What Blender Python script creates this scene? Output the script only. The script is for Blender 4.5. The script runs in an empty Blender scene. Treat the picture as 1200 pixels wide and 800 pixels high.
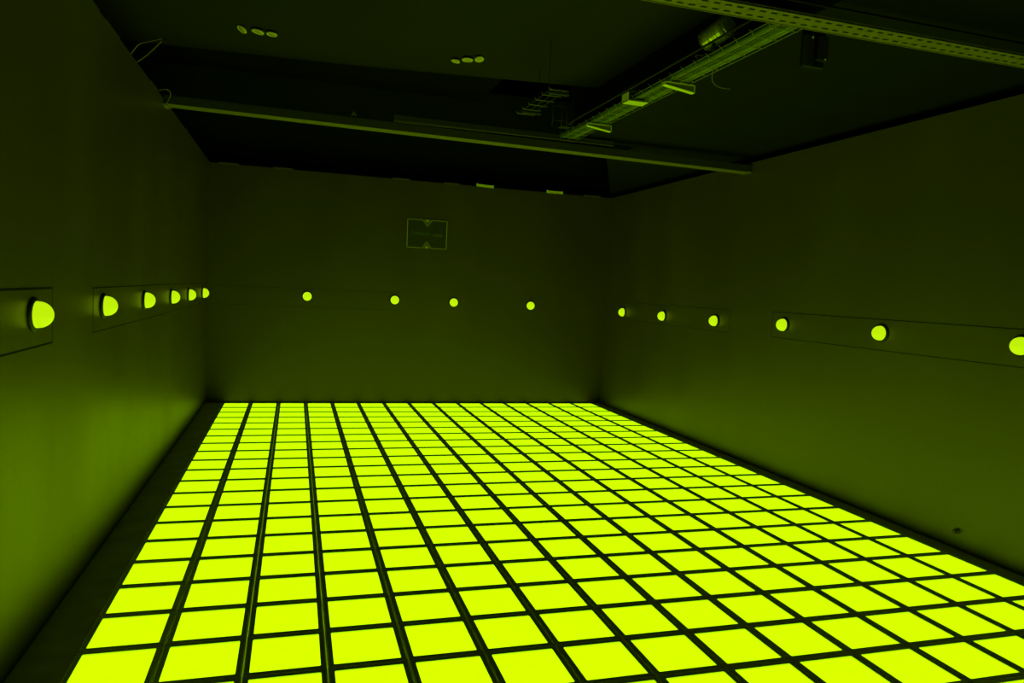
import bpy, bmesh, math, random
from mathutils import Matrix, Vector

# ------------------------------------------------------------------ scene basics
S = 0.33                      # metres per floor module; all layout below is in modules
scn = bpy.context.scene
col = scn.collection
random.seed(7)

# camera
R = [[0.9570331437, -0.2859144366, 0.0483786807],
     [0.0255042406, -0.0831954099, -0.9962068346],
     [0.2888548001, 0.9546368203, -0.0723287341]]
CAM = (2.492298691781483, -28.866409133543026, 4.785016763358197)
cd = bpy.data.cameras.new('camera')
cam = bpy.data.objects.new('camera', cd)
col.objects.link(cam)
m = Matrix(((R[0][0], -R[1][0], -R[2][0], CAM[0] * S),
            (R[0][1], -R[1][1], -R[2][1], CAM[1] * S),
            (R[0][2], -R[1][2], -R[2][2], CAM[2] * S),
            (0, 0, 0, 1)))
cam.matrix_world = m
cd.sensor_fit = 'HORIZONTAL'
cd.sensor_width = 36.0
cd.lens = 848.0 / 1200.0 * 36.0
cd.clip_start = 0.02
scn.camera = cam

# world: a closed dark hall, no daylight
w = bpy.data.worlds.new('world')
scn.world = w
w.use_nodes = True
w.node_tree.nodes['Background'].inputs['Color'].default_value = (0.0, 0.0, 0.0, 1)
w.node_tree.nodes['Background'].inputs['Strength'].default_value = 0.0

vs = scn.view_settings
vs.view_transform = 'Standard'
vs.look = 'None'
vs.gamma = 1.0
vs.exposure = 0.0
vs.use_curve_mapping = False

TILE_EMIT = (0.76, 1.60, 0.0)
DOME_EMIT = (0.52, 0.86, 0.003)
TILE_POWER = 1.0


# ------------------------------------------------------------------ materials
def mat(name, base, rough=0.5, metal=0.0, spec=0.5, noise=None, bump=None, coat=0.0, spec_tint=None):
    mt = bpy.data.materials.new(name)
    mt.use_nodes = True
    nt = mt.node_tree
    b = nt.nodes['Principled BSDF']
    b.inputs['Base Color'].default_value = (*base, 1)
    b.inputs['Roughness'].default_value = rough
    b.inputs['Metallic'].default_value = metal
    b.inputs['Specular IOR Level'].default_value = spec
    b.inputs['Coat Weight'].default_value = coat
    tc = nt.nodes.new('ShaderNodeTexCoord')
    if noise:                                   # (scale xyz, amount, roughness amount)
        mp = nt.nodes.new('ShaderNodeMapping')
        mp.inputs['Scale'].default_value = noise[0]
        nz = nt.nodes.new('ShaderNodeTexNoise')
        nz.inputs['Scale'].default_value = 1.0
        nz.inputs['Detail'].default_value = 5.0
        nt.links.new(tc.outputs['Object'], mp.inputs['Vector'])
        nt.links.new(mp.outputs['Vector'], nz.inputs['Vector'])
        mr = nt.nodes.new('ShaderNodeMapRange')
        mr.inputs['From Min'].default_value = 0.3
        mr.inputs['From Max'].default_value = 0.7
        mr.inputs['To Min'].default_value = 1 - noise[1]
        mr.inputs['To Max'].default_value = 1 + noise[1]
        nt.links.new(nz.outputs['Fac'], mr.inputs['Value'])
        mx = nt.nodes.new('ShaderNodeVectorMath')
        mx.operation = 'SCALE'
        mx.inputs[0].default_value = base
        nt.links.new(mr.outputs['Result'], mx.inputs['Scale'])
        nt.links.new(mx.outputs['Vector'], b.inputs['Base Color'])
        if noise[2]:
            m2 = nt.nodes.new('ShaderNodeMapRange')
            m2.inputs['From Min'].default_value = 0.3
            m2.inputs['From Max'].default_value = 0.7
            m2.inputs['To Min'].default_value = rough - noise[2]
            m2.inputs['To Max'].default_value = rough + noise[2]
            nt.links.new(nz.outputs['Fac'], m2.inputs['Value'])
            nt.links.new(m2.outputs['Result'], b.inputs['Roughness'])
    if bump:                                    # (scale xyz, strength, distance)
        mp = nt.nodes.new('ShaderNodeMapping')
        mp.inputs['Scale'].default_value = bump[0]
        nz = nt.nodes.new('ShaderNodeTexNoise')
        nz.inputs['Scale'].default_value = 1.0
        nz.inputs['Detail'].default_value = 4.0
        nt.links.new(tc.outputs['Object'], mp.inputs['Vector'])
        nt.links.new(mp.outputs['Vector'], nz.inputs['Vector'])
        bp = nt.nodes.new('ShaderNodeBump')
        bp.inputs['Strength'].default_value = bump[1]
        bp.inputs['Distance'].default_value = bump[2]
        nt.links.new(nz.outputs['Fac'], bp.inputs['Height'])
        nt.links.new(bp.outputs['Normal'], b.inputs['Normal'])
    return mt


def glow(name, color, strength, rough=0.3, mottled=False):
    mt = mat(name, (0.06, 0.06, 0.05), rough)
    nt = mt.node_tree
    b = nt.nodes['Principled BSDF']
    b.inputs['Emission Color'].default_value = (*color, 1)
    b.inputs['Emission Strength'].default_value = strength
    if mottled:                                 # faint woven unevenness of the LED diffuser
        tc = nt.nodes.new('ShaderNodeTexCoord')
        nz = nt.nodes.new('ShaderNodeTexNoise')
        nz.inputs['Scale'].default_value = 22.0
        nz.inputs['Detail'].default_value = 2.0
        mr = nt.nodes.new('ShaderNodeMapRange')
        mr.inputs['To Min'].default_value = strength * 0.94
        mr.inputs['To Max'].default_value = strength * 1.06
        nt.links.new(tc.outputs['Object'], nz.inputs['Vector'])
        nt.links.new(nz.outputs['Fac'], mr.inputs['Value'])
        nt.links.new(mr.outputs['Result'], b.inputs['Emission Strength'])
    return mt


M = {}
M['wall'] = mat('black_wall_paint', (0.058, 0.039, 0.02), 0.40, spec=0.58,
                noise=((1.2, 1.2, 0.5), 0.10, 0.05), bump=((5, 5, 1.3), 0.25, 0.004))
M['wall_r'] = mat('black_wall_paint_satin', (0.058, 0.040, 0.02), 0.42, spec=0.9,
                  noise=((1.2, 1.2, 0.5), 0.10, 0.05), bump=((5, 5, 1.3), 0.25, 0.004))
M['seam'] = mat('seam_black', (0.004, 0.004, 0.003), 0.9, spec=0.1)
M['floor'] = mat('dark_floor', (0.76, 0.80, 0.3), 0.7, noise=((6, 6, 6), 0.15, 0))
M['frame'] = mat('tile_frame_metal', (0.85, 0.90, 0.4), 0.36, metal=0.55)
M['tile'] = glow('led_diffuser', TILE_EMIT, TILE_POWER, 0.35, mottled=True)
M['tile'].node_tree.nodes['Principled BSDF'].inputs['Coat Weight'].default_value = 0.75
M['tile'].node_tree.nodes['Principled BSDF'].inputs['Coat Roughness'].default_value = 0.3
M['tile'].node_tree.nodes['Principled BSDF'].inputs['Coat IOR'].default_value = 1.35
M['dome'] = glow('dome_diffuser', DOME_EMIT, 1.0, 0.3)
M['rim'] = mat('dome_base_plastic', (0.006, 0.006, 0.006), 0.6)
M['soffit'] = mat('soffit_paint', (0.0085, 0.0056, 0.003), 0.8, spec=0.15, noise=((1.5, 1.5, 1.5), 0.12, 0))
M['slab'] = mat('black_slab', (0.0042, 0.0034, 0.002), 0.85, spec=0.1, noise=((2, 2, 2), 0.2, 0))
M['void'] = mat('void_black', (0.01, 0.012, 0.006), 0.9, spec=0.1)
M['steel'] = mat('galvanised_steel', (0.125, 0.105, 0.08), 0.6, spec=0.3, metal=0.0, noise=((20, 20, 20), 0.15, 0))
M['steel_dim'] = mat('painted_steel', (0.022, 0.022, 0.014), 0.6, spec=0.2)
M['steel_shaded'] = mat('channel_steel_shaded', (0.036, 0.030, 0.02), 0.65, spec=0.2)  # darker copy of the steel: shade of the upright faces put into colour
M['dim_pipe'] = mat('dim_pipe', (0.012, 0.009, 0.006), 0.7, spec=0.15)
M['steel_pale'] = mat('pale_steel', (0.62, 0.64, 0.45), 0.4)
M['wire'] = mat('tray_wire', (0.10, 0.11, 0.08), 0.35, metal=0.2)
M['cable'] = [mat('cable_green_grey', (0.08, 0.14, 0.07), 0.45),
              mat('cable_grey', (0.10, 0.105, 0.06), 0.5),
              mat('cable_dark', (0.03, 0.035, 0.02), 0.5)]
M['foil'] = mat('foil', (0.75, 0.75, 0.4), 0.27, metal=0.8)
M['dark_box'] = mat('dark_plastic', (0.006, 0.0055, 0.003), 0.6, spec=0.2)
M['box_face'] = mat('dull_box_face', (0.017, 0.013, 0.008), 0.6, spec=0.2)
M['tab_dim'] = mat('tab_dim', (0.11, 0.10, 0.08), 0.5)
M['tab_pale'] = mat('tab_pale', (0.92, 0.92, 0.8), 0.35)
M['stop'] = mat('stop_rubber', (0.07, 0.055, 0.03), 0.35)
M['disc'] = mat('white_plastic', (0.52, 0.46, 0.40), 0.5)
M['disc_in'] = mat('lens_glass', (0.30, 0.25, 0.10), 0.4)
M['sign'] = mat('sign_face', (0.026, 0.020, 0.014), 0.5)
M['sign_line'] = mat('sign_print_pale', (0.42, 0.36, 0.34), 0.5)
M['sign_dim'] = mat('sign_print_dim', (0.17, 0.16, 0.12), 0.5)
M['sign_text'] = mat('sign_print_text', (0.075, 0.13, 0.08), 0.5)
M['sign_text2'] = mat('sign_print_text_light', (0.16, 0.18, 0.13), 0.5)


# ------------------------------------------------------------------ mesh helpers (module units)
def box(bm, x0, x1, y0, y1, z0, z1, mi=0):
    v = [bm.verts.new((x * S, y * S, z * S)) for x in (x0, x1) for y in (y0, y1) for z in (z0, z1)]
    for f in ((0, 1, 3, 2), (4, 6, 7, 5), (0, 4, 5, 1), (2, 3, 7, 6), (0, 2, 6, 4), (1, 5, 7, 3)):
        fc = bm.faces.new([v[i] for i in f])
        fc.material_index = mi
    return v


def prism(bm, pts, axis, a, b, mi=0):
    """polygon pts (2D) extruded along axis between a and b."""
    def p3(p, t):
        q = {'x': (t, p[0], p[1]), 'y': (p[0], t, p[1]), 'z': (p[0], p[1], t)}[axis]
        return (q[0] * S, q[1] * S, q[2] * S)
    A = [bm.verts.new(p3(p, a)) for p in pts]
    B = [bm.verts.new(p3(p, b)) for p in pts]
    n = len(pts)
    fs = [bm.faces.new(A[::-1]), bm.faces.new(B)]
    for i in range(n):
        fs.append(bm.faces.new((A[i], A[(i + 1) % n], B[(i + 1) % n], B[i])))
    for f in fs:
        f.material_index = mi


def tube(bm, pts, r, seg=6, mi=0, cap=True):
    P = [Vector(p) * S for p in pts]
    r = r * S
    rings = []
    for i, p in enumerate(P):
        d = (P[min(i + 1, len(P) - 1)] - P[max(i - 1, 0)]).normalized()
        up = Vector((0, 0, 1)) if abs(d.z) < 0.9 else Vector((1, 0, 0))
        a = d.cross(up).normalized()
        b = d.cross(a).normalized()
        rings.append([bm.verts.new(p + (a * math.cos(t) + b * math.sin(t)) * r)
                      for t in (2 * math.pi * k / seg for k in range(seg))])
    for i in range(len(rings) - 1):
        for k in range(seg):
            f = bm.faces.new((rings[i][k], rings[i][(k + 1) % seg], rings[i + 1][(k + 1) % seg], rings[i + 1][k]))
            f.smooth = True
            f.material_index = mi
    if cap:
        bm.faces.new(rings[0][::-1])
        bm.faces.new(rings[-1])


def lathe(bm, prof, seg=24, smooth=True, mi=0):
    """prof: (radius, height) pairs turned about local z."""
    rings = []
    for r, h in prof:
        if r < 1e-6:
            rings.append([bm.verts.new((0, 0, h * S))])
        else:
            rings.append([bm.verts.new((r * S * math.cos(2 * math.pi * k / seg), r * S * math.sin(2 * math.pi * k / seg), h * S)) for k in range(seg)])
    for a, b in zip(rings, rings[1:]):
        for k in range(seg):
            k2 = (k + 1) % seg
            if len(a) == 1 and len(b) > 1:
                f = bm.faces.new((a[0], b[k], b[k2]))
            elif len(b) == 1 and len(a) > 1:
                f = bm.faces.new((a[k], a[k2], b[0]))
            else:
                f = bm.faces.new((a[k], a[k2], b[k2], b[k]))
            f.smooth = smooth
            f.material_index = mi


def obj(name, bm, mats, parent=None, loc=None, rot=None):
    if not isinstance(bm, bpy.types.Mesh):
        bmesh.ops.recalc_face_normals(bm, faces=bm.faces[:])
        me = bpy.data.meshes.new(name)
        bm.to_mesh(me)
        bm.free()
        for x in (mats if isinstance(mats, (list, tuple)) else [mats]):
            me.materials.append(x)
    else:
        me = bm
    o = bpy.data.objects.new(name, me)
    col.objects.link(o)
    if parent:
        o.parent = parent
    if loc:
        o.location = Vector(loc) * S
    if rot:
        o.rotation_euler = rot
    return o


def recentre(o, origin):
    """move the object's origin to `origin` (module units) without moving its mesh."""
    v = Vector(origin) * S
    o.data.transform(Matrix.Translation(-v))
    o.location = v
    return o


def empty(name, loc, rot=None):
    o = bpy.data.objects.new(name, None)
    o.empty_display_size = 0.05
    col.objects.link(o)
    o.location = Vector(loc) * S
    if rot:
        o.rotation_euler = rot
    return o


def tag(o, label, cat, group=None):
    o['label'] = label
    o['category'] = cat
    if group:
        o['group'] = group
    return o


def struct(o, label=None):
    o['kind'] = 'structure'
    if label:
        o['label'] = label
    return o


# ------------------------------------------------------------------ the room shell
XL, XR, YB, YF, ZT = -0.60, 15.40, 0.10, -30.9, 8.87
NROW = 30

bm = bmesh.new(); box(bm, XL - .5, XR + .5, YF - .5, YB + .5, -0.40, -0.13)
box(bm, XL - .5, -0.004, YF - .5, YB + .5, -0.13, -0.008); box(bm, 15.004, XR + .5, YF - .5, YB + .5, -0.13, -0.008); box(bm, -0.004, 15.004, 0.004, YB + .5, -0.13, -0.008)
floor = struct(obj('floor', bm, M['floor']), 'dark floor under and beside the grid of glowing tiles')

WT = 0.35
bm = bmesh.new(); box(bm, XL - WT, XL, YF, YB + WT, -0.13, ZT)
struct(obj('wall_left', bm, M['wall']), 'black glossy left wall with a row of glowing domes')
bm = bmesh.new(); box(bm, XR, XR + WT, YF, YB + WT, -0.13, ZT)
struct(obj('wall_right', bm, M['wall_r']), 'black right wall with a row of glowing domes')
bm = bmesh.new(); box(bm, XL, XR, YB, YB + WT, -0.13, ZT)
struct(obj('wall_back', bm, M['wall']), 'black far wall carrying the small framed sign')
bm = bmesh.new(); box(bm, XL - WT, XR + WT, YF - WT, YF, -0.13, ZT)
struct(obj('wall_front', bm, M['wall']))

# pale cut edge of the left wall lining, seen in places along its top
for i, (a, b) in enumerate(((-17.0, -15.6), (-15.2, -14.2), (-11.3, -10.5), (-6.0, -5.5))):
    bm = bmesh.new(); box(bm, XL - .02, XL + .012, a, b, ZT - .012, ZT + .02)
    struct(obj('trim_%d' % (i + 1), bm, M['steel_dim']), 'thin pale edge strip along the top of the left wall')

# dark slab high above, the hall around the room, and the lower soffit
bm = bmesh.new(); box(bm, -6, 9.75, -33, 8, 12.6, 13.0); prism(bm, [(9.80, -33), (26, -33), (26, 1.5), (16.0, 1.5), (11.9, -7.2), (11.9, -9.3), (9.80, -9.3)], 'z', 9.08, 13.0)
struct(obj('ceiling', bm, M['slab']), 'near-black ceiling slab high above the walls')
bm = bmesh.new()
box(bm, -6.3, -6, -33, 8, -0.4, 13.0); box(bm, 26, 26.3, -33, 8, -0.4, 13.0)
box(bm, -6, 26, 1.5, 1.8, -0.4, 13.0); box(bm, -6, 26, -33.3, -33, -0.4, 13.0)
struct(obj('wall_outer', bm, M['void']), 'black surroundings of the room above its wall tops')
bm = bmesh.new()
prism(bm, [(-5.9, -32.9), (9.75, -32.9), (9.75, -11.31), (3.43, -10.43), (-5.9, -9.7)], 'z', 10.0, 12.6)
struct(obj('ceiling_soffit', bm, M['soffit']), 'lower dark ceiling panel over the left half of the room')

# ------------------------------------------------------------------ the glowing floor grid
G = 0.08          # frame width of one tile on each side
HG = 0.008        # half the joint between neighbouring tiles
ZF = 0.0          # top of the frames
ZD = -0.014       # top of the diffuser


def rounded(h, r, n=3):
    pts = []
    for cx, cy, a0 in ((h - r, h - r, 0), (-(h - r), h - r, 90), (-(h - r), -(h - r), 180), (h - r, -(h - r), 270)):
        for k in range(n):
            a = math.radians(a0 + 90 * k / (n - 1))
            pts.append((cx + r * math.cos(a), cy + r * math.sin(a)))
    return pts


def frame_mesh(bm, cx=0, cy=0, mi=0):
    """black surround of one module: outer lip, flat border, inner edge round the diffuser"""
    loops = []
    for pts, z in ((rounded(.5 - HG, .006), -0.12), (rounded(.5 - HG, .006), ZF + .006), (rounded(.5 - HG - .006, .006), ZF + .010),
                   (rounded(.5 - HG - .014, .006), ZF), (rounded(.5 - G, .014), ZF), (rounded(.5 - G, .014), ZF - .03)):
        loops.append([bm.verts.new(((x + cx) * S, (y + cy) * S, z * S)) for x, y in pts])
    for a, b in zip(loops, loops[1:]):
        n = len(a)
        for k in range(n):
            f = bm.faces.new((a[k], a[(k + 1) % n], b[(k + 1) % n], b[k]))
            f.material_index = mi


def panel_mesh(bm, cx=0, cy=0, mi=0):
    """slightly raised light-giving diffuser with a small bevel"""
    lp = []
    for pts, z in ((rounded(.5 - G - .001, .014), ZF - .03), (rounded(.5 - G - .001, .014), ZD - .002), (rounded(.5 - G - .004, .012), ZD)):
        lp.append([bm.verts.new(((x + cx) * S, (y + cy) * S, z * S)) for x, y in pts])
    for a, b in zip(lp, lp[1:]):
        n = len(a)
        for k in range(n):
            f = bm.faces.new((a[k], a[(k + 1) % n], b[(k + 1) % n], b[k]))
            f.material_index = mi
    f = bm.faces.new(lp[-1])
    f.material_index = mi


bm = bmesh.new(); frame_mesh(bm)
fr0 = obj('floor_tile', bm, M['frame'], floor)
bm = bmesh.new(); panel_mesh(bm)
pn0 = obj('light_panel', bm, M['tile'], fr0)

cells = []
for v in range(NROW):
    for u in range(15):
        q = []
        for a, b in ((G, G), (1 - G, G), (1 - G, 1 - G), (G, 1 - G)):
            d = Vector((u + a - CAM[0], -v - b - CAM[1], -CAM[2]))
            c = [sum(R[i][j] * d[j] for j in range(3)) for i in range(3)]
            if c[2] < 0.3:
                q = None
                break
            q.append((min(max(600 + 848 * c[0] / c[2], 0), 1200), min(max(400 + 848 * c[1] / c[2], 0), 800)))
        ar = 0
        if q:
            ar = abs(sum(q[i][0] * q[(i + 1) % 4][1] - q[(i + 1) % 4][0] * q[i][1] for i in range(4))) / 2
        cells.append((ar, u, v))
cells.sort(reverse=True)
first = True
for ar, u, v in cells[:300]:
    if first:
        t, pn = fr0, pn0
        first = False
    else:
        t = fr0.copy(); col.objects.link(t); t.parent = floor
        pn = pn0.copy(); col.objects.link(pn); pn.parent = t
    t.location = ((u + .5) * S, (-v - .5) * S, 0)
bm = bmesh.new()
for ar, u, v in cells[300:]:
    frame_mesh(bm, u + .5, -v - .5, 0)
    panel_mesh(bm, u + .5, -v - .5, 1)
rest = obj('floor_tiles', bm, [M['frame'], M['tile']], floor)
rest['kind'] = 'stuff'

# ------------------------------------------------------------------ boards on the walls
def board(name, wall, a, b, z0, z1, label, group=None, g=0.016, ends='ab'):
    """a flush board with a dark joint around it, on one wall"""
    t = 0.006
    def bx(bm, a0, b0, zz0, zz1, t0, t1, mi=0):
        if wall == 'L': box(bm, XL + t0, XL + t1, a0, b0, zz0, zz1, mi)
        elif wall == 'R': box(bm, XR - t1, XR - t0, a0, b0, zz0, zz1, mi)
        else: box(bm, a0, b0, YB - t1, YB - t0, zz0, zz1, mi)
    bm = bmesh.new(); bx(bm, a, b, z0, z1, 0.0, t)
    o = obj(name, bm, M['wall_r'] if wall == 'R' else M['wall'])
    mid = (a + b) / 2
    org = {'L': (XL, mid, z0), 'R': (XR, mid, z0), 'B': (mid, YB, z0)}[wall]
    recentre(o, org)
    bm = bmesh.new()
    bx(bm, a - g, b + g, z0 - g, z0, 0, .005); bx(bm, a - g, b + g, z1, z1 + g, 0, .005)
    if 'a' in ends: bx(bm, a - g, a, z0, z1, 0, .005)
    if 'b' in ends: bx(bm, b, b + g, z0, z1, 0, .005)
    j = obj('joint', bm, M['seam'])
    j.data.transform(Matrix.Translation(-Vector(org) * S)); j.parent = o
    tag(o, label, 'board', group)
    return o


board('mounting_board', 'L', -25.3, -17.89, 3.79, 4.49, 'black board on the left wall under the nearest, largest glowing dome', g=.026)
board('mounting_board', 'L', -15.82, -8.35, 3.77, 4.47, 'black board on the left wall behind the second, third and fourth domes', ends='')
board('mounting_board', 'L', -8.0, -0.65, 3.78, 4.47, 'black board at the far end of the left wall, next to the corner', g=.010, ends='')
board('mounting_board', 'R', -18.95, -11.45, 3.80, 4.49, 'black board on the right wall behind the three nearest domes', g=.016)
board('mounting_board', 'R', -9.35, -1.90, 3.77, 4.46, 'black board on the right wall behind the three farthest domes', g=.009, ends='')
board('mounting_board', 'B', -0.5, 6.70, 3.72, 4.41, 'black board on the far wall behind its two left domes', g=.008, ends='')

# ------------------------------------------------------------------ glowing domes
def dome(loc, rot, label, group, r=0.165):
    t = empty('wall_dome', loc, rot)
    global DM
    if DM is None:
        bm = bmesh.new()
        lathe(bm, [(0, 0), (.215, 0), (.215, .020), (.205, .034), (.180, .044), (.172, .040), (0, .040)], 28)
        b = obj('base', bm, M['rim'], t)
        bm = bmesh.new()
        n = 9
        lathe(bm, [(.167, .034), (.166, .060)] + [(r * math.cos(math.pi / 2 * k / n), .060 + r * math.sin(math.pi / 2 * k / n)) for k in range(n)] + [(0, .060 + r)], 28)
        d = obj('light_cover', bm, M['dome'], t)
        DM = (b.data, d.data)
    else:
        for nm, me in (('base', DM[0]), ('light_cover', DM[1])):
            obj(nm, me, None, t)
    tag(t, label, 'lamp', group)
    return t


DM = None
BT = 0.006
lab = ['glowing green dome on the left wall, nearest to the viewer and largest',
       'glowing green dome on the left wall, second from the viewer',
       'glowing green dome on the left wall, third from the viewer',
       'glowing green dome on the left wall, third from the far corner',
       'glowing green dome on the left wall, second from the far corner',
       'glowing green dome on the left wall, beside the far corner']
for y, z, l in zip((-18.62, -15.22, -11.76, -8.27, -5.07, -1.63), (4.185, 4.169, 4.164, 4.146, 4.135, 4.125), lab):
    dome((XL + BT, y, z), (0, math.pi / 2, 0), l, 'domes along the left wall')
lab = ['round glowing dome on the far wall, farthest left, below and left of the sign',
       'round glowing dome on the far wall, directly below the left edge of the sign',
       'round glowing dome on the far wall, third from the left corner',
       'round glowing dome on the far wall, nearest the right corner']
for x, b, l in zip((2.95, 6.30, 8.69, 11.98), (BT, BT, 0, 0), lab):
    dome((x, YB - b, 4.12), (math.pi / 2, 0, 0), l, 'domes along the far wall')
lab = ['glowing green dome on the right wall, beside the far corner',
       'glowing green dome on the right wall, second from the far corner',
       'glowing green dome on the right wall, third from the far corner',
       'glowing green dome on the right wall, third from the viewer at the left board end',
       'glowing green dome on the right wall, second from the viewer',
       'glowing green dome on the right wall, nearest, cut by the picture edge']
for y, z, l in zip((-1.80, -5.15, -8.58, -11.97, -15.43, -18.80), (4.05, 4.063, 4.081, 4.161, 4.184, 4.188), lab):
    dome((XR - BT, y, z), (0, -math.pi / 2, 0), l, 'domes along the right wall')

# ------------------------------------------------------------------ sign on the far wall
sg = empty('wall_sign', (7.49, YB, 6.80))
SW, SH = 0.805, 0.565
def flat(pts, mi_mat, name, y0=-.030, y1=-.034):
    bm = bmesh.new(); prism(bm, pts, 'y', y0, y1)
    return obj(name, bm, mi_mat, sg)
bm = bmesh.new(); box(bm, -SW, SW, -.030, 0, -SH, SH)
obj('panel', bm, M['sign'], sg)
bm = bmesh.new()
L = .026
box(bm, -SW, -SW + L, -.038, -.028, -SH, SH)
for s in (1, -1):
    z0, z1 = (SH - L * .8, SH) if s > 0 else (-SH, -SH + L * .8)
    box(bm, -SW, -.20, -.038, -.028, z0, z1)
bo = obj('border_line', bm, M['sign_line'], sg)
bm = bmesh.new()
box(bm, SW - L, SW, -.038, -.028, -SH, SH)
for s in (1, -1):
    z0, z1 = (SH - L * .8, SH) if s > 0 else (-SH, -SH + L * .8)
    box(bm, .20, SW, -.038, -.028, z0, z1)
bo = obj('border_line', bm, M['sign_line'], sg)
for s in (1, -1):
    flat([(-.20, s * SH), (-.13, s * SH), (0, s * (SH - .19)), (.13, s * SH), (.20, s * SH), (.20, s * (SH - .03)), (0, s * (SH - .29)), (-.20, s * (SH - .03))], M['sign_dim'], 'chevron')
    flat([(-.095, s * SH), (.095, s * SH), (0, s * (SH - .125))], M['sign_line'], 'triangle')


def text_part(name, body, size, loc, material, parent, sx=1.0):
    cu = bpy.data.curves.new(name, 'FONT')
    cu.body = body
    cu.size = size * S
    cu.align_x = 'CENTER'; cu.align_y = 'CENTER'
    cu.extrude = 0.0006
    tmp = bpy.data.objects.new('tmp_text', cu)
    col.objects.link(tmp)
    bpy.context.view_layer.update()
    me = bpy.data.meshes.new_from_object(tmp.evaluated_get(bpy.context.evaluated_depsgraph_get()))
    bpy.data.objects.remove(tmp)
    me.transform(Matrix.Rotation(math.pi / 2, 4, 'X') @ Matrix.Diagonal((sx, 1, 1, 1)))
    me.materials.clear(); me.materials.append(material)
    o = bpy.data.objects.new(name, me)
    col.objects.link(o)
    o.parent = parent
    o.location = Vector(loc) * S
    return o


text_part('lettering', "C'MISSION", .17, (-.26, -.034, -.01), M['sign_text'], sg, 0.95)
text_part('lettering', 'A-BLAL', .15, (.42, -.034, -.03), M['sign_text2'], sg, 0.85)
tag(sg, 'small dark rectangular sign with pale border and two chevrons, high on the far wall', 'sign')

# ------------------------------------------------------------------ little metal tabs along the far wall's top
tabs = [(-0.31, .39, 'dim', 'thin dark metal tab on the far wall top beside the left corner'),
        (1.59, 2.29, 'dim', 'thin dark metal tab on the far wall top, second from the left corner'),
        (6.04, 6.71, 'dim', 'thin dim metal tab on the far wall top, just left above the sign'),
        (8.08, 8.71, 'dim', 'faint dim metal tab on the far wall top, just right above the sign'),
        (9.42, 10.14, 'pale', 'brightest pale metal tab on the far wall top, tilted down to the right'),
        (12.43, 13.15, 'pale', 'bright pale metal tab on the far wall top, nearer the right corner'),
        (14.12, 14.87, 'mid', 'thin greyish metal tab on the far wall top beside the right corner')]
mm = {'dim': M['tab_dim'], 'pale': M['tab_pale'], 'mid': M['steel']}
for a, b, k, l in tabs:
    h = {'dim': .03, 'pale': .075, 'mid': .035}[k]
    bm = bmesh.new()
    box(bm, a, b, YB - .05, YB - .03, ZT - .02, ZT + h)              # lip that shows
    box(bm, a, b, YB - .05, YB + .25, ZT, ZT + .012)                 # flange lying on the wall top
    if k == 'pale':
        box(bm, b - .05, b, YB - .065, YB - .03, ZT - .02, ZT + h + .015)
        box(bm, a, a + .05, YB - .065, YB - .03, ZT - .02, ZT + h + .015)
    o = obj('metal_tab', bm, mm[k]); recentre(o, ((a + b) / 2, YB, ZT))
    if a == 9.42: o.rotation_euler = (0, math.radians(2.2), 0)
    tag(o, l, 'bracket', 'metal tabs along the top of the far wall')

# ------------------------------------------------------------------ steel channels across the room
def sloped_channel(name, p0, p1, width, lip, th, material, label, side=None):
    """open channel spanning wall to wall (web below, lips up)"""
    bm = bmesh.new()
    (x0, y0, z0), (x1, y1, z1) = p0, p1
    prof = [(0, 0), (width, 0), (width, lip), (width - th, lip), (width - th, th), (th, th), (th, lip), (0, lip)]
    A = [bm.verts.new((x0 * S, (y0 + a) * S, (z0 + b) * S)) for a, b in prof]
    B = [bm.verts.new((x1 * S, (y1 + a) * S, (z1 + b) * S)) for a, b in prof]
    n = len(prof)
    for i in range(n):
        f = bm.faces.new((A[i], A[(i + 1) % n], B[(i + 1) % n], B[i]))
        f.material_index = 0 if i == 0 or not side else 1  # all but the underside take the steel with shade in its colour
    for ring in (A, B):
        for q in ((0, 1, 4, 5), (1, 2, 3, 4), (0, 5, 6, 7)):
            bm.faces.new([ring[i] for i in q])
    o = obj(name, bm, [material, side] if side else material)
    recentre(o, ((x0 + x1) / 2, (y0 + y1) / 2, (z0 + z1) / 2))
    tag(o, label, 'beam')
    return o


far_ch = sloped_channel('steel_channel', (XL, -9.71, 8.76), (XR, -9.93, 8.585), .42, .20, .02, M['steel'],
                        'long thin steel channel crossing the whole room near the far end', M['steel_shaded'])
# bolt blocks at both ends
for x, y, z in ((XL + .05, -9.75, 8.75), (XR - .05, -9.97, 8.60)):
    bm = bmesh.new(); box(bm, x - .05, x + .05, y, y + .46, z - .03, z + .012)
    e = obj('end_plate', bm, M['steel']); e.data.transform(Matrix.Translation(-far_ch.location)); e.parent = far_ch
up = sloped_channel('steel_channel', (4.8, -9.86, 8.96), (10.9, -9.95, 8.90), .30, .12, .02, M['steel_shaded'],
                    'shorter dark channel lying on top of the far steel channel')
bm = bmesh.new(); box(bm, 4.8, 10.9, -9.965, -9.95, 8.885, 8.90)
e = obj('edge_strip', bm, M['steel']); e.data.transform(Matrix.Translation(-up.location)); e.parent = up

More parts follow.
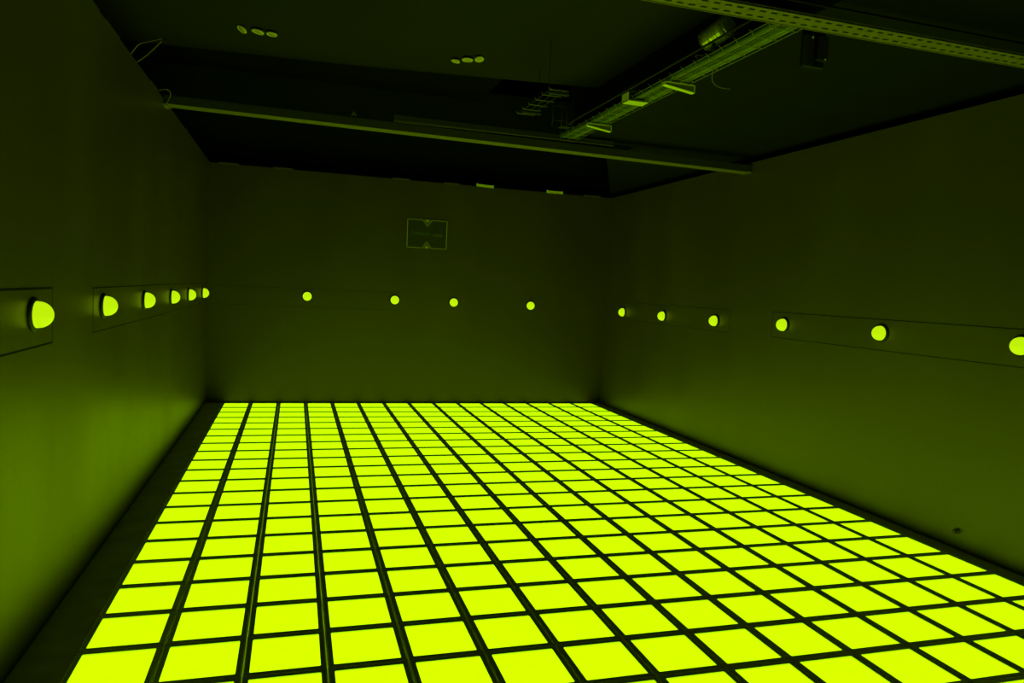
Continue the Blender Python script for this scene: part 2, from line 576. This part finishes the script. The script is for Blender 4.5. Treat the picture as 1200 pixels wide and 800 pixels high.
# near slotted channel: web with real slots in two staggered rows
pc = empty('slotted_channel', (7.4, -20.23, 8.6))
bm = bmesh.new()
Y0, Y1, Z0 = -20.43, -20.03, 8.60
PT, SL = 0.174, 0.098
rows = [(Y0 + .085, Y0 + .135, 0.0), (Y1 - .135, Y1 - .085, PT / 2)]
ys = [Y0, rows[0][0], rows[0][1], rows[1][0], rows[1][1], Y1]
th = .012
xa, xb = XL, XR
for k in (0, 2, 4):
    box(bm, xa, xb, ys[k], ys[k + 1], Z0, Z0 + th)
for (a, b, off) in rows:
    x = xa + off
    if off: box(bm, xa, xa + off, a, b, Z0, Z0 + th)
    while x < xb:
        box(bm, x + SL, min(x + PT, xb), a, b, Z0, Z0 + th)
        x += PT
box(bm, xa, xb, Y0, Y0 + .016, Z0 - .010, Z0 + .03)
box(bm, xa, xb, Y1 - .016, Y1, Z0 - .010, Z0 + .03)
o = obj('slotted_web', bm, M['steel']); o.data.transform(Matrix.Translation(-pc.location)); o.parent = pc
for x in (XL + .04, XR - .04):
    bm = bmesh.new(); box(bm, x - .04, x + .04, Y0 - .03, Y1 + .03, Z0 - .03, Z0 + .05)
    e = obj('end_plate', bm, M['steel_dim']); e.data.transform(Matrix.Translation(-pc.location)); e.parent = pc
tag(pc, 'near steel channel with two rows of slots crossing the upper right corner', 'beam')

# slim conduit behind the near channel
bm = bmesh.new(); tube(bm, [(XL, -19.98, 8.98), (XR, -19.98, 8.98)], .018, 6)
o = obj('conduit', bm, M['dim_pipe']); recentre(o, (7.4, -19.98, 8.98))
tag(o, 'slim dark conduit running just beyond the slotted steel channel', 'pipe')

# ------------------------------------------------------------------ wire cable tray
TX0, TX1, TY0, TY1, TZ = 9.27, 9.74, -19.35, -10.0, 8.92
tr = empty('cable_tray', ((TX0 + TX1) / 2, (TY0 + TY1) / 2, TZ))
def tray_part(name, bm, material):
    o = obj(name, bm, material); o.data.transform(Matrix.Translation(-tr.location)); o.parent = tr
    return o
for x, z in ((TX0 - .02, TZ + .07), (TX0, TZ), ((TX0 + TX1) / 2, TZ), (TX1, TZ), (TX1 + .02, TZ + .07)):
    bm = bmesh.new(); tube(bm, [(x, TY0, z), (x, TY1, z)], .011, 5)
    tray_part('long_wire', bm, M['wire'])
y = TY0 + .2
first_cw = None
while y < TY1:
    if first_cw is None:
        bm = bmesh.new()
        tube(bm, [(TX0 - .10, y, TZ + .08), (TX0 - .035, y, TZ + .06), (TX0 - .01, y, TZ - .012), (TX1 + .01, y, TZ - .012), (TX1 + .03, y, TZ + .09)], .009, 5)
        first_cw = tray_part('cross_wire', bm, M['wire']); fy = y
    else:
        c = first_cw.copy(); col.objects.link(c); c.parent = tr
        c.location = (0, (y - fy) * S, 0)
    y += .42
tag(tr, 'wire basket cable tray running toward the far wall under the ceiling', 'cable tray')
cl = ['pale green-grey cable at the left side of the wire tray', 'grey cable lying second from left in the wire tray',
      'dark cable lying in the middle of the wire tray', 'pale grey cable lying right of the dark one in the tray',
      'green-grey cable second from the right tray side', 'grey cable along the right side of the wire tray']
for i in range(6):
    x = TX0 + .05 + i * .074
    rr = (.036, .030, .026, .034, .030, .032)[i]
    pts = []
    for k in range(26):
        t = k / 25
        pts.append((x + .014 * math.sin(t * 17), TY0 + .05 + t * (TY1 - TY0 - .1), TZ + .016 + rr + .004 * (1 + math.sin(t * 23))))
    bm = bmesh.new(); tube(bm, pts, rr, 7)
    o = obj('cable', bm, M['cable'][(0, 1, 2, 0, 0, 1)[i]])
    recentre(o, (x, (TY0 + TY1) / 2, TZ))
    tag(o, cl[i], 'cable', 'cables in the wire tray')

# dark conduit parallel to the tray
bm = bmesh.new(); tube(bm, [(9.0, -19.6, 9.02), (9.0, -11.35, 9.02)], .022, 7)
box(bm, 8.96, 9.04, -19.55, -19.46, 8.985, 9.05); box(bm, 8.96, 9.04, -11.5, -11.4, 8.985, 9.05)
o = obj('conduit', bm, M['dim_pipe']); recentre(o, (9.0, -15.3, 9.02))
tag(o, 'thin brown-black conduit running along the left side of the wire tray', 'pipe')

# tapered support arms under the tray
def arm(y, x0, x1, label):
    t = empty('support_arm', ((x0 + x1) / 2, y, 8.9))
    bm = bmesh.new()
    prism(bm, [(x0, 8.905), (x1, 8.905), (x1, 8.77), (x0, 8.86)], 'y', y, y + .012)
    o = obj('arm_plate', bm, M['steel']); o.data.transform(Matrix.Translation(-t.location)); o.parent = t
    bm = bmesh.new()
    prism(bm, [(x0, 8.860), (x1, 8.770), (x1, 8.757), (x0, 8.845)], 'y', y - .02, y + .10)
    prism(bm, [(x0, 8.892), (x1, 8.892), (x1, 8.907), (x0, 8.907)], 'y', y - .02, y + .10)
    box(bm, x1 - .012, x1 + .004, y - .02, y + .10, 8.757, 8.905)
    box(bm, x0 - .004, x0 + .012, y - .02, y + .10, 8.845, 8.905)
    o = obj('edge_flange', bm, M['steel_pale']); o.data.transform(Matrix.Translation(-t.location)); o.parent = t
    o['label'] = 'pale bent edge'
    tag(t, label, 'bracket', 'arms under the cable tray')
arm(-16.0, 9.20, 9.85, 'pale-edged tapered metal arm under the nearer half of the wire tray')
arm(-12.1, 9.22, 9.85, 'metal arm under the far end of the wire tray')

# junction box hanging on the tray
t = empty('junction_box', (9.35, -14.6, 9.0))
bm = bmesh.new(); prism(bm, [(9.14, 9.035), (9.62, 9.035), (9.62, 9.20), (9.50, 9.27), (9.24, 9.27), (9.14, 9.2)], 'y', -14.7, -14.2)
o = obj('housing', bm, M['dark_box']); o.data.transform(Matrix.Translation(-t.location)); o.parent = t
bm = bmesh.new(); box(bm, 9.12, 9.60, -14.55, -14.25, 8.87, 8.885); box(bm, 9.12, 9.135, -14.55, -14.25, 8.87, 9.05)
o = obj('bottom_plate', bm, M['steel_pale']); o.data.transform(Matrix.Translation(-t.location)); o.parent = t
o['label'] = 'pale plate under the box'
tag(t, 'dark box with a pale bottom plate on the middle of the wire tray', 'box')

# shiny coiled duct above the tray
t = empty('foil_duct', (9.22, -17.4, 9.3))
p0, p1 = Vector((9.27, -17.32, 9.27)), Vector((9.36, -17.86, 9.38))
ax = (p1 - p0).normalized(); a = ax.cross(Vector((0, 0, 1))).normalized(); b = ax.cross(a).normalized()
bm = bmesh.new()
NR, SG = 30, 20
rings = []
for i in range(NR + 1):
    c = p0.lerp(p1, i / NR)
    r = .145 + (.036 if (i % 3) == 1 else 0) + .006 * math.sin(i * 1.3)
    rings.append([bm.verts.new((c + (a * math.cos(q) + b * math.sin(q)) * r) * S) for q in (2 * math.pi * k / SG for k in range(SG))])
for r0, r1 in zip(rings, rings[1:]):
    for k in range(SG):
        bm.faces.new((r0[k], r0[(k + 1) % SG], r1[(k + 1) % SG], r1[k]))
bm.faces.new(rings[0]); bm.faces.new(rings[-1])
o = obj('ribbed_hose', bm, M['foil']); o.data.transform(Matrix.Translation(-t.location)); o.parent = t
for f in (0.04, .93):
    bm = bmesh.new()
    c = p0.lerp(p1, f)
    tube(bm, [c + (a * math.cos(q) + b * math.sin(q)) * .182 for q in (2 * math.pi * k / 20 for k in range(21))], .016, 5)
    o = obj('clamp_ring', bm, M['steel']); o.data.transform(Matrix.Translation(-t.location)); o.parent = t
bm = bmesh.new(); box(bm, 9.24, 9.30, -17.6, -17.54, 9.035, 9.16)
o = obj('foot', bm, M['steel_dim']); o.data.transform(Matrix.Translation(-t.location)); o.parent = t
tag(t, 'shiny ribbed foil hose piece above the near end of the wire tray', 'duct')

# loose wires around the tray
def wire(pts, r, label, material=None, name='loose_wire', group=None):
    # smooth by Catmull-Rom
    P = [Vector(p) for p in pts]
    P = [P[0]] + P + [P[-1]]
    out = []
    for i in range(1, len(P) - 2):
        for k in range(6):
            t = k / 6
            out.append(.5 * ((2 * P[i]) + (-P[i - 1] + P[i + 1]) * t + (2 * P[i - 1] - 5 * P[i] + 4 * P[i + 1] - P[i + 2]) * t * t + (-P[i - 1] + 3 * P[i] - 3 * P[i + 1] + P[i + 2]) * t ** 3))
    out.append(P[-2])
    bm = bmesh.new(); tube(bm, out, r, 6)
    o = obj(name, bm, material or M['wire']); recentre(o, pts[0])
    tag(o, label, 'wire', group)


wire([(9.66, -16.95, 8.93), (9.78, -16.75, 8.80), (9.95, -16.70, 8.72), (10.2, -16.70, 8.71)], .008, 'bent wire hanging down on the right side of the wire tray', M['steel'])
wire([(9.28, -17.3, 9.02), (9.25, -17.05, 9.10), (9.33, -16.9, 9.12), (9.42, -16.95, 9.02)], .010, 'small looped wire beside the shiny foil hose')

# second short piece of tray and hanging rods, left of the main tray
t = empty('tray_end', (7.7, -13.1, 9.0))
bm = bmesh.new()
for x in (7.50, 7.66, 7.82):
    tube(bm, [(x, -14.3, 8.98), (x, -11.9, 8.98)], .008, 5)
o = obj('long_wires', bm, M['steel_dim']); o.data.transform(Matrix.Translation(-t.location)); o.parent = t
for k in range(6):
    y = -14.25 + k * .46
    bm = bmesh.new(); tube(bm, [(7.44, y, 9.02), (7.48, y, 8.97), (7.9, y, 8.97)], .012, 5)
    o = obj('cross_wire', bm, M['steel']); o.data.transform(Matrix.Translation(-t.location)); o.parent = t
for y in (-14.15, -12.3):
    bm = bmesh.new(); box(bm, 7.5, 7.95, y, y + .08, 8.92, 8.965)
    o = obj('support_bar', bm, M['steel_dim']); o.data.transform(Matrix.Translation(-t.location)); o.parent = t
for x, y in ((7.5, -14.1), (7.9, -12.2)):
    bm = bmesh.new(); tube(bm, [(x, y, 8.95), (x, y, 10.0 if y < -13 else 10.0)], .007, 5)
    o = obj('hanger_rod', bm, M['void']); o.data.transform(Matrix.Translation(-t.location)); o.parent = t
tag(t, 'dim short piece of wire tray left of the long cable tray', 'cable tray')

t = empty('equipment_rack', (9.0, -11.0, 9.3))
for x in (8.62, 8.86, 9.0, 9.16):
    bm = bmesh.new(); tube(bm, [(x, -11.2, 8.95), (x + .02, -11.2, 9.75)], .009, 5)
    o = obj('upright_rod', bm, M['steel_dim']); o.data.transform(Matrix.Translation(-t.location)); o.parent = t
for z in (9.1, 9.45, 9.7):
    bm = bmesh.new(); tube(bm, [(8.6, -11.2, z), (9.2, -11.2, z)], .007, 5)
    o = obj('cross_rod', bm, M['steel_dim']); o.data.transform(Matrix.Translation(-t.location)); o.parent = t
bm = bmesh.new(); box(bm, 8.88, 9.16, -11.16, -10.9, 8.98, 9.6)
o = obj('dark_case', bm, M['dark_box']); o.data.transform(Matrix.Translation(-t.location)); o.parent = t
tag(t, 'dim rack of upright rods behind the end of the cable tray', 'rack')

# control box on the right, behind the slotted channel
t = empty('control_box', (10.3, -18.9, 8.9))
def cb(name, material, *bx):
    bm = bmesh.new()
    for q in bx: box(bm, *q)
    o = obj(name, bm, material); o.data.transform(Matrix.Translation(-t.location)); o.parent = t
cb('housing', M['box_face'], (10.05, 10.19, -19.0, -18.9, 8.52, 8.98), (10.27, 10.46, -19.0, -18.9, 8.62, 8.98))
cb('back_plate', M['void'], (10.04, 10.47, -18.9, -18.87, 8.50, 9.08))
cb('tray_lip', M['box_face'], (10.04, 10.40, -19.0, -18.95, 8.49, 8.505))
cb('highlight_spot', M['steel_pale'], (10.14, 10.16, -19.015, -19.0, 8.92, 8.95))  # tiny pale blocks added as the highlights on the box
cb('highlight_spot', M['steel_pale'], (10.40, 10.42, -19.015, -19.0, 8.625, 8.64))
tag(t, 'dim control box with two panels hanging right of the cable tray', 'box')

# ------------------------------------------------------------------ round fixtures on the soffit
discs = [((1.29, -12.2, 9.95), (-12, 30), .108, 'left disc of the left ceiling trio, tilted to the left'),
         ((1.60, -12.16, 9.96), (0, 10), .130, 'middle disc of the left ceiling trio, widest of the three'),
         ((1.88, -12.12, 9.96), (-2, 4), .112, 'right disc of the left ceiling trio, brightest'),
         ((5.90, -12.05, 9.96), (0, 8), .100, 'left disc of the right ceiling trio, lowest in the picture'),
         ((6.13, -12.26, 9.96), (0, 0), .128, 'middle disc of the right ceiling trio, flat and wide'),
         ((6.36, -12.45, 9.95), (-16, -6), .104, 'right disc of the right ceiling trio, the roundest one')]
for i, (loc, (rx, ry), r, l) in enumerate(discs):
    t = empty('ceiling_disc', loc)
    bm = bmesh.new(); lathe(bm, [(0, .05), (.03, .05), (.03, 0), (0, 0)], 10)
    obj('stem', bm, M['rim'], t)
    rot = (math.radians(rx), math.radians(ry), 0)
    bm = bmesh.new()
    lathe(bm, [(0, 0), (r, 0), (r * 1.02, -.012), (r * .96, -.030), (r * .70, -.032), (r * .66, -.022), (0, -.022)], 22)
    obj('ring', bm, M['disc'], t, rot=rot)
    bm = bmesh.new(); lathe(bm, [(0, -.0225), (r * .62, -.0225), (r * .5, -.030), (0, -.036)], 20)
    obj('lens', bm, M['disc_in'], t, rot=rot)
    tag(t, 'pale round ceiling fixture, ' + l, 'ceiling fixture', 'trios of discs on the ceiling')

# pyramid-shaped clip above the far channel
t = empty('pyramid_clip', (3.81, -9.75, 8.97))
bm = bmesh.new()
v = [bm.verts.new(Vector(q) * S) for q in ((-.075, -.02, 0), (.075, -.02, 0), (.05, .08, 0), (-.05, .08, 0), (0, 0, .105))]
for f in ((0, 1, 4), (1, 2, 4), (2, 3, 4), (3, 0, 4), (3, 2, 1, 0)): bm.faces.new([v[i] for i in f])
obj('clip_body', bm, M['steel'], t)
bm = bmesh.new(); box(bm, -.008, .008, 0, .016, -.1, .03)
obj('pin', bm, M['steel_dim'], t)
tag(t, 'tiny pale pyramid clip standing above the far steel channel, left part', 'clip')

# wires over the top of the left wall
wire([(-.62, -13.15, 8.90), (-.45, -13.3, 9.06), (-.2, -13.6, 9.06), (.05, -14.0, 9.02)], .012, 'curved wire sticking out over the left wall top, upper of two', M['steel'])
wire([(-.60, -12.7, 8.88), (-.35, -13.1, 8.93), (.05, -14.0, 8.97)], .012, 'straighter wire over the left wall top, lower of two', M['steel'])
wire([(-.60, -10.35, 8.90), (-.46, -10.2, 8.98), (-.40, -10.0, 8.94), (-.46, -9.88, 8.82), (-.52, -9.85, 8.72)], .010, 'short looped wire at the left end of the far steel channel', M['steel'])

# knob low on the right wall, and a pale strip added as the board's edge highlight
t = empty('door_stop', (XR, -17.82, .36), (0, -math.pi / 2, 0))
bm = bmesh.new(); lathe(bm, [(0, 0), (.06, 0), (.06, .012), (.045, .02), (0, .02)], 18)
obj('base', bm, M['stop'], t)
bm = bmesh.new(); lathe(bm, [(.03, .018), (.035, .05), (.042, .065), (.038, .09), (0, .10)], 18)
obj('cap', bm, M['stop'], t)
tag(t, 'small dark round stop low on the right wall near the floor', 'door stop')
bm = bmesh.new(); box(bm, XR - .045, XR - .018, -6.02, -5.78, 4.455, 4.475)
o = obj('edge_highlight', bm, M['steel']); recentre(o, (XR, -5.9, 4.465))
tag(o, 'tiny pale strip standing in for the edge highlight of the right board, above the second-farthest dome', 'clip')
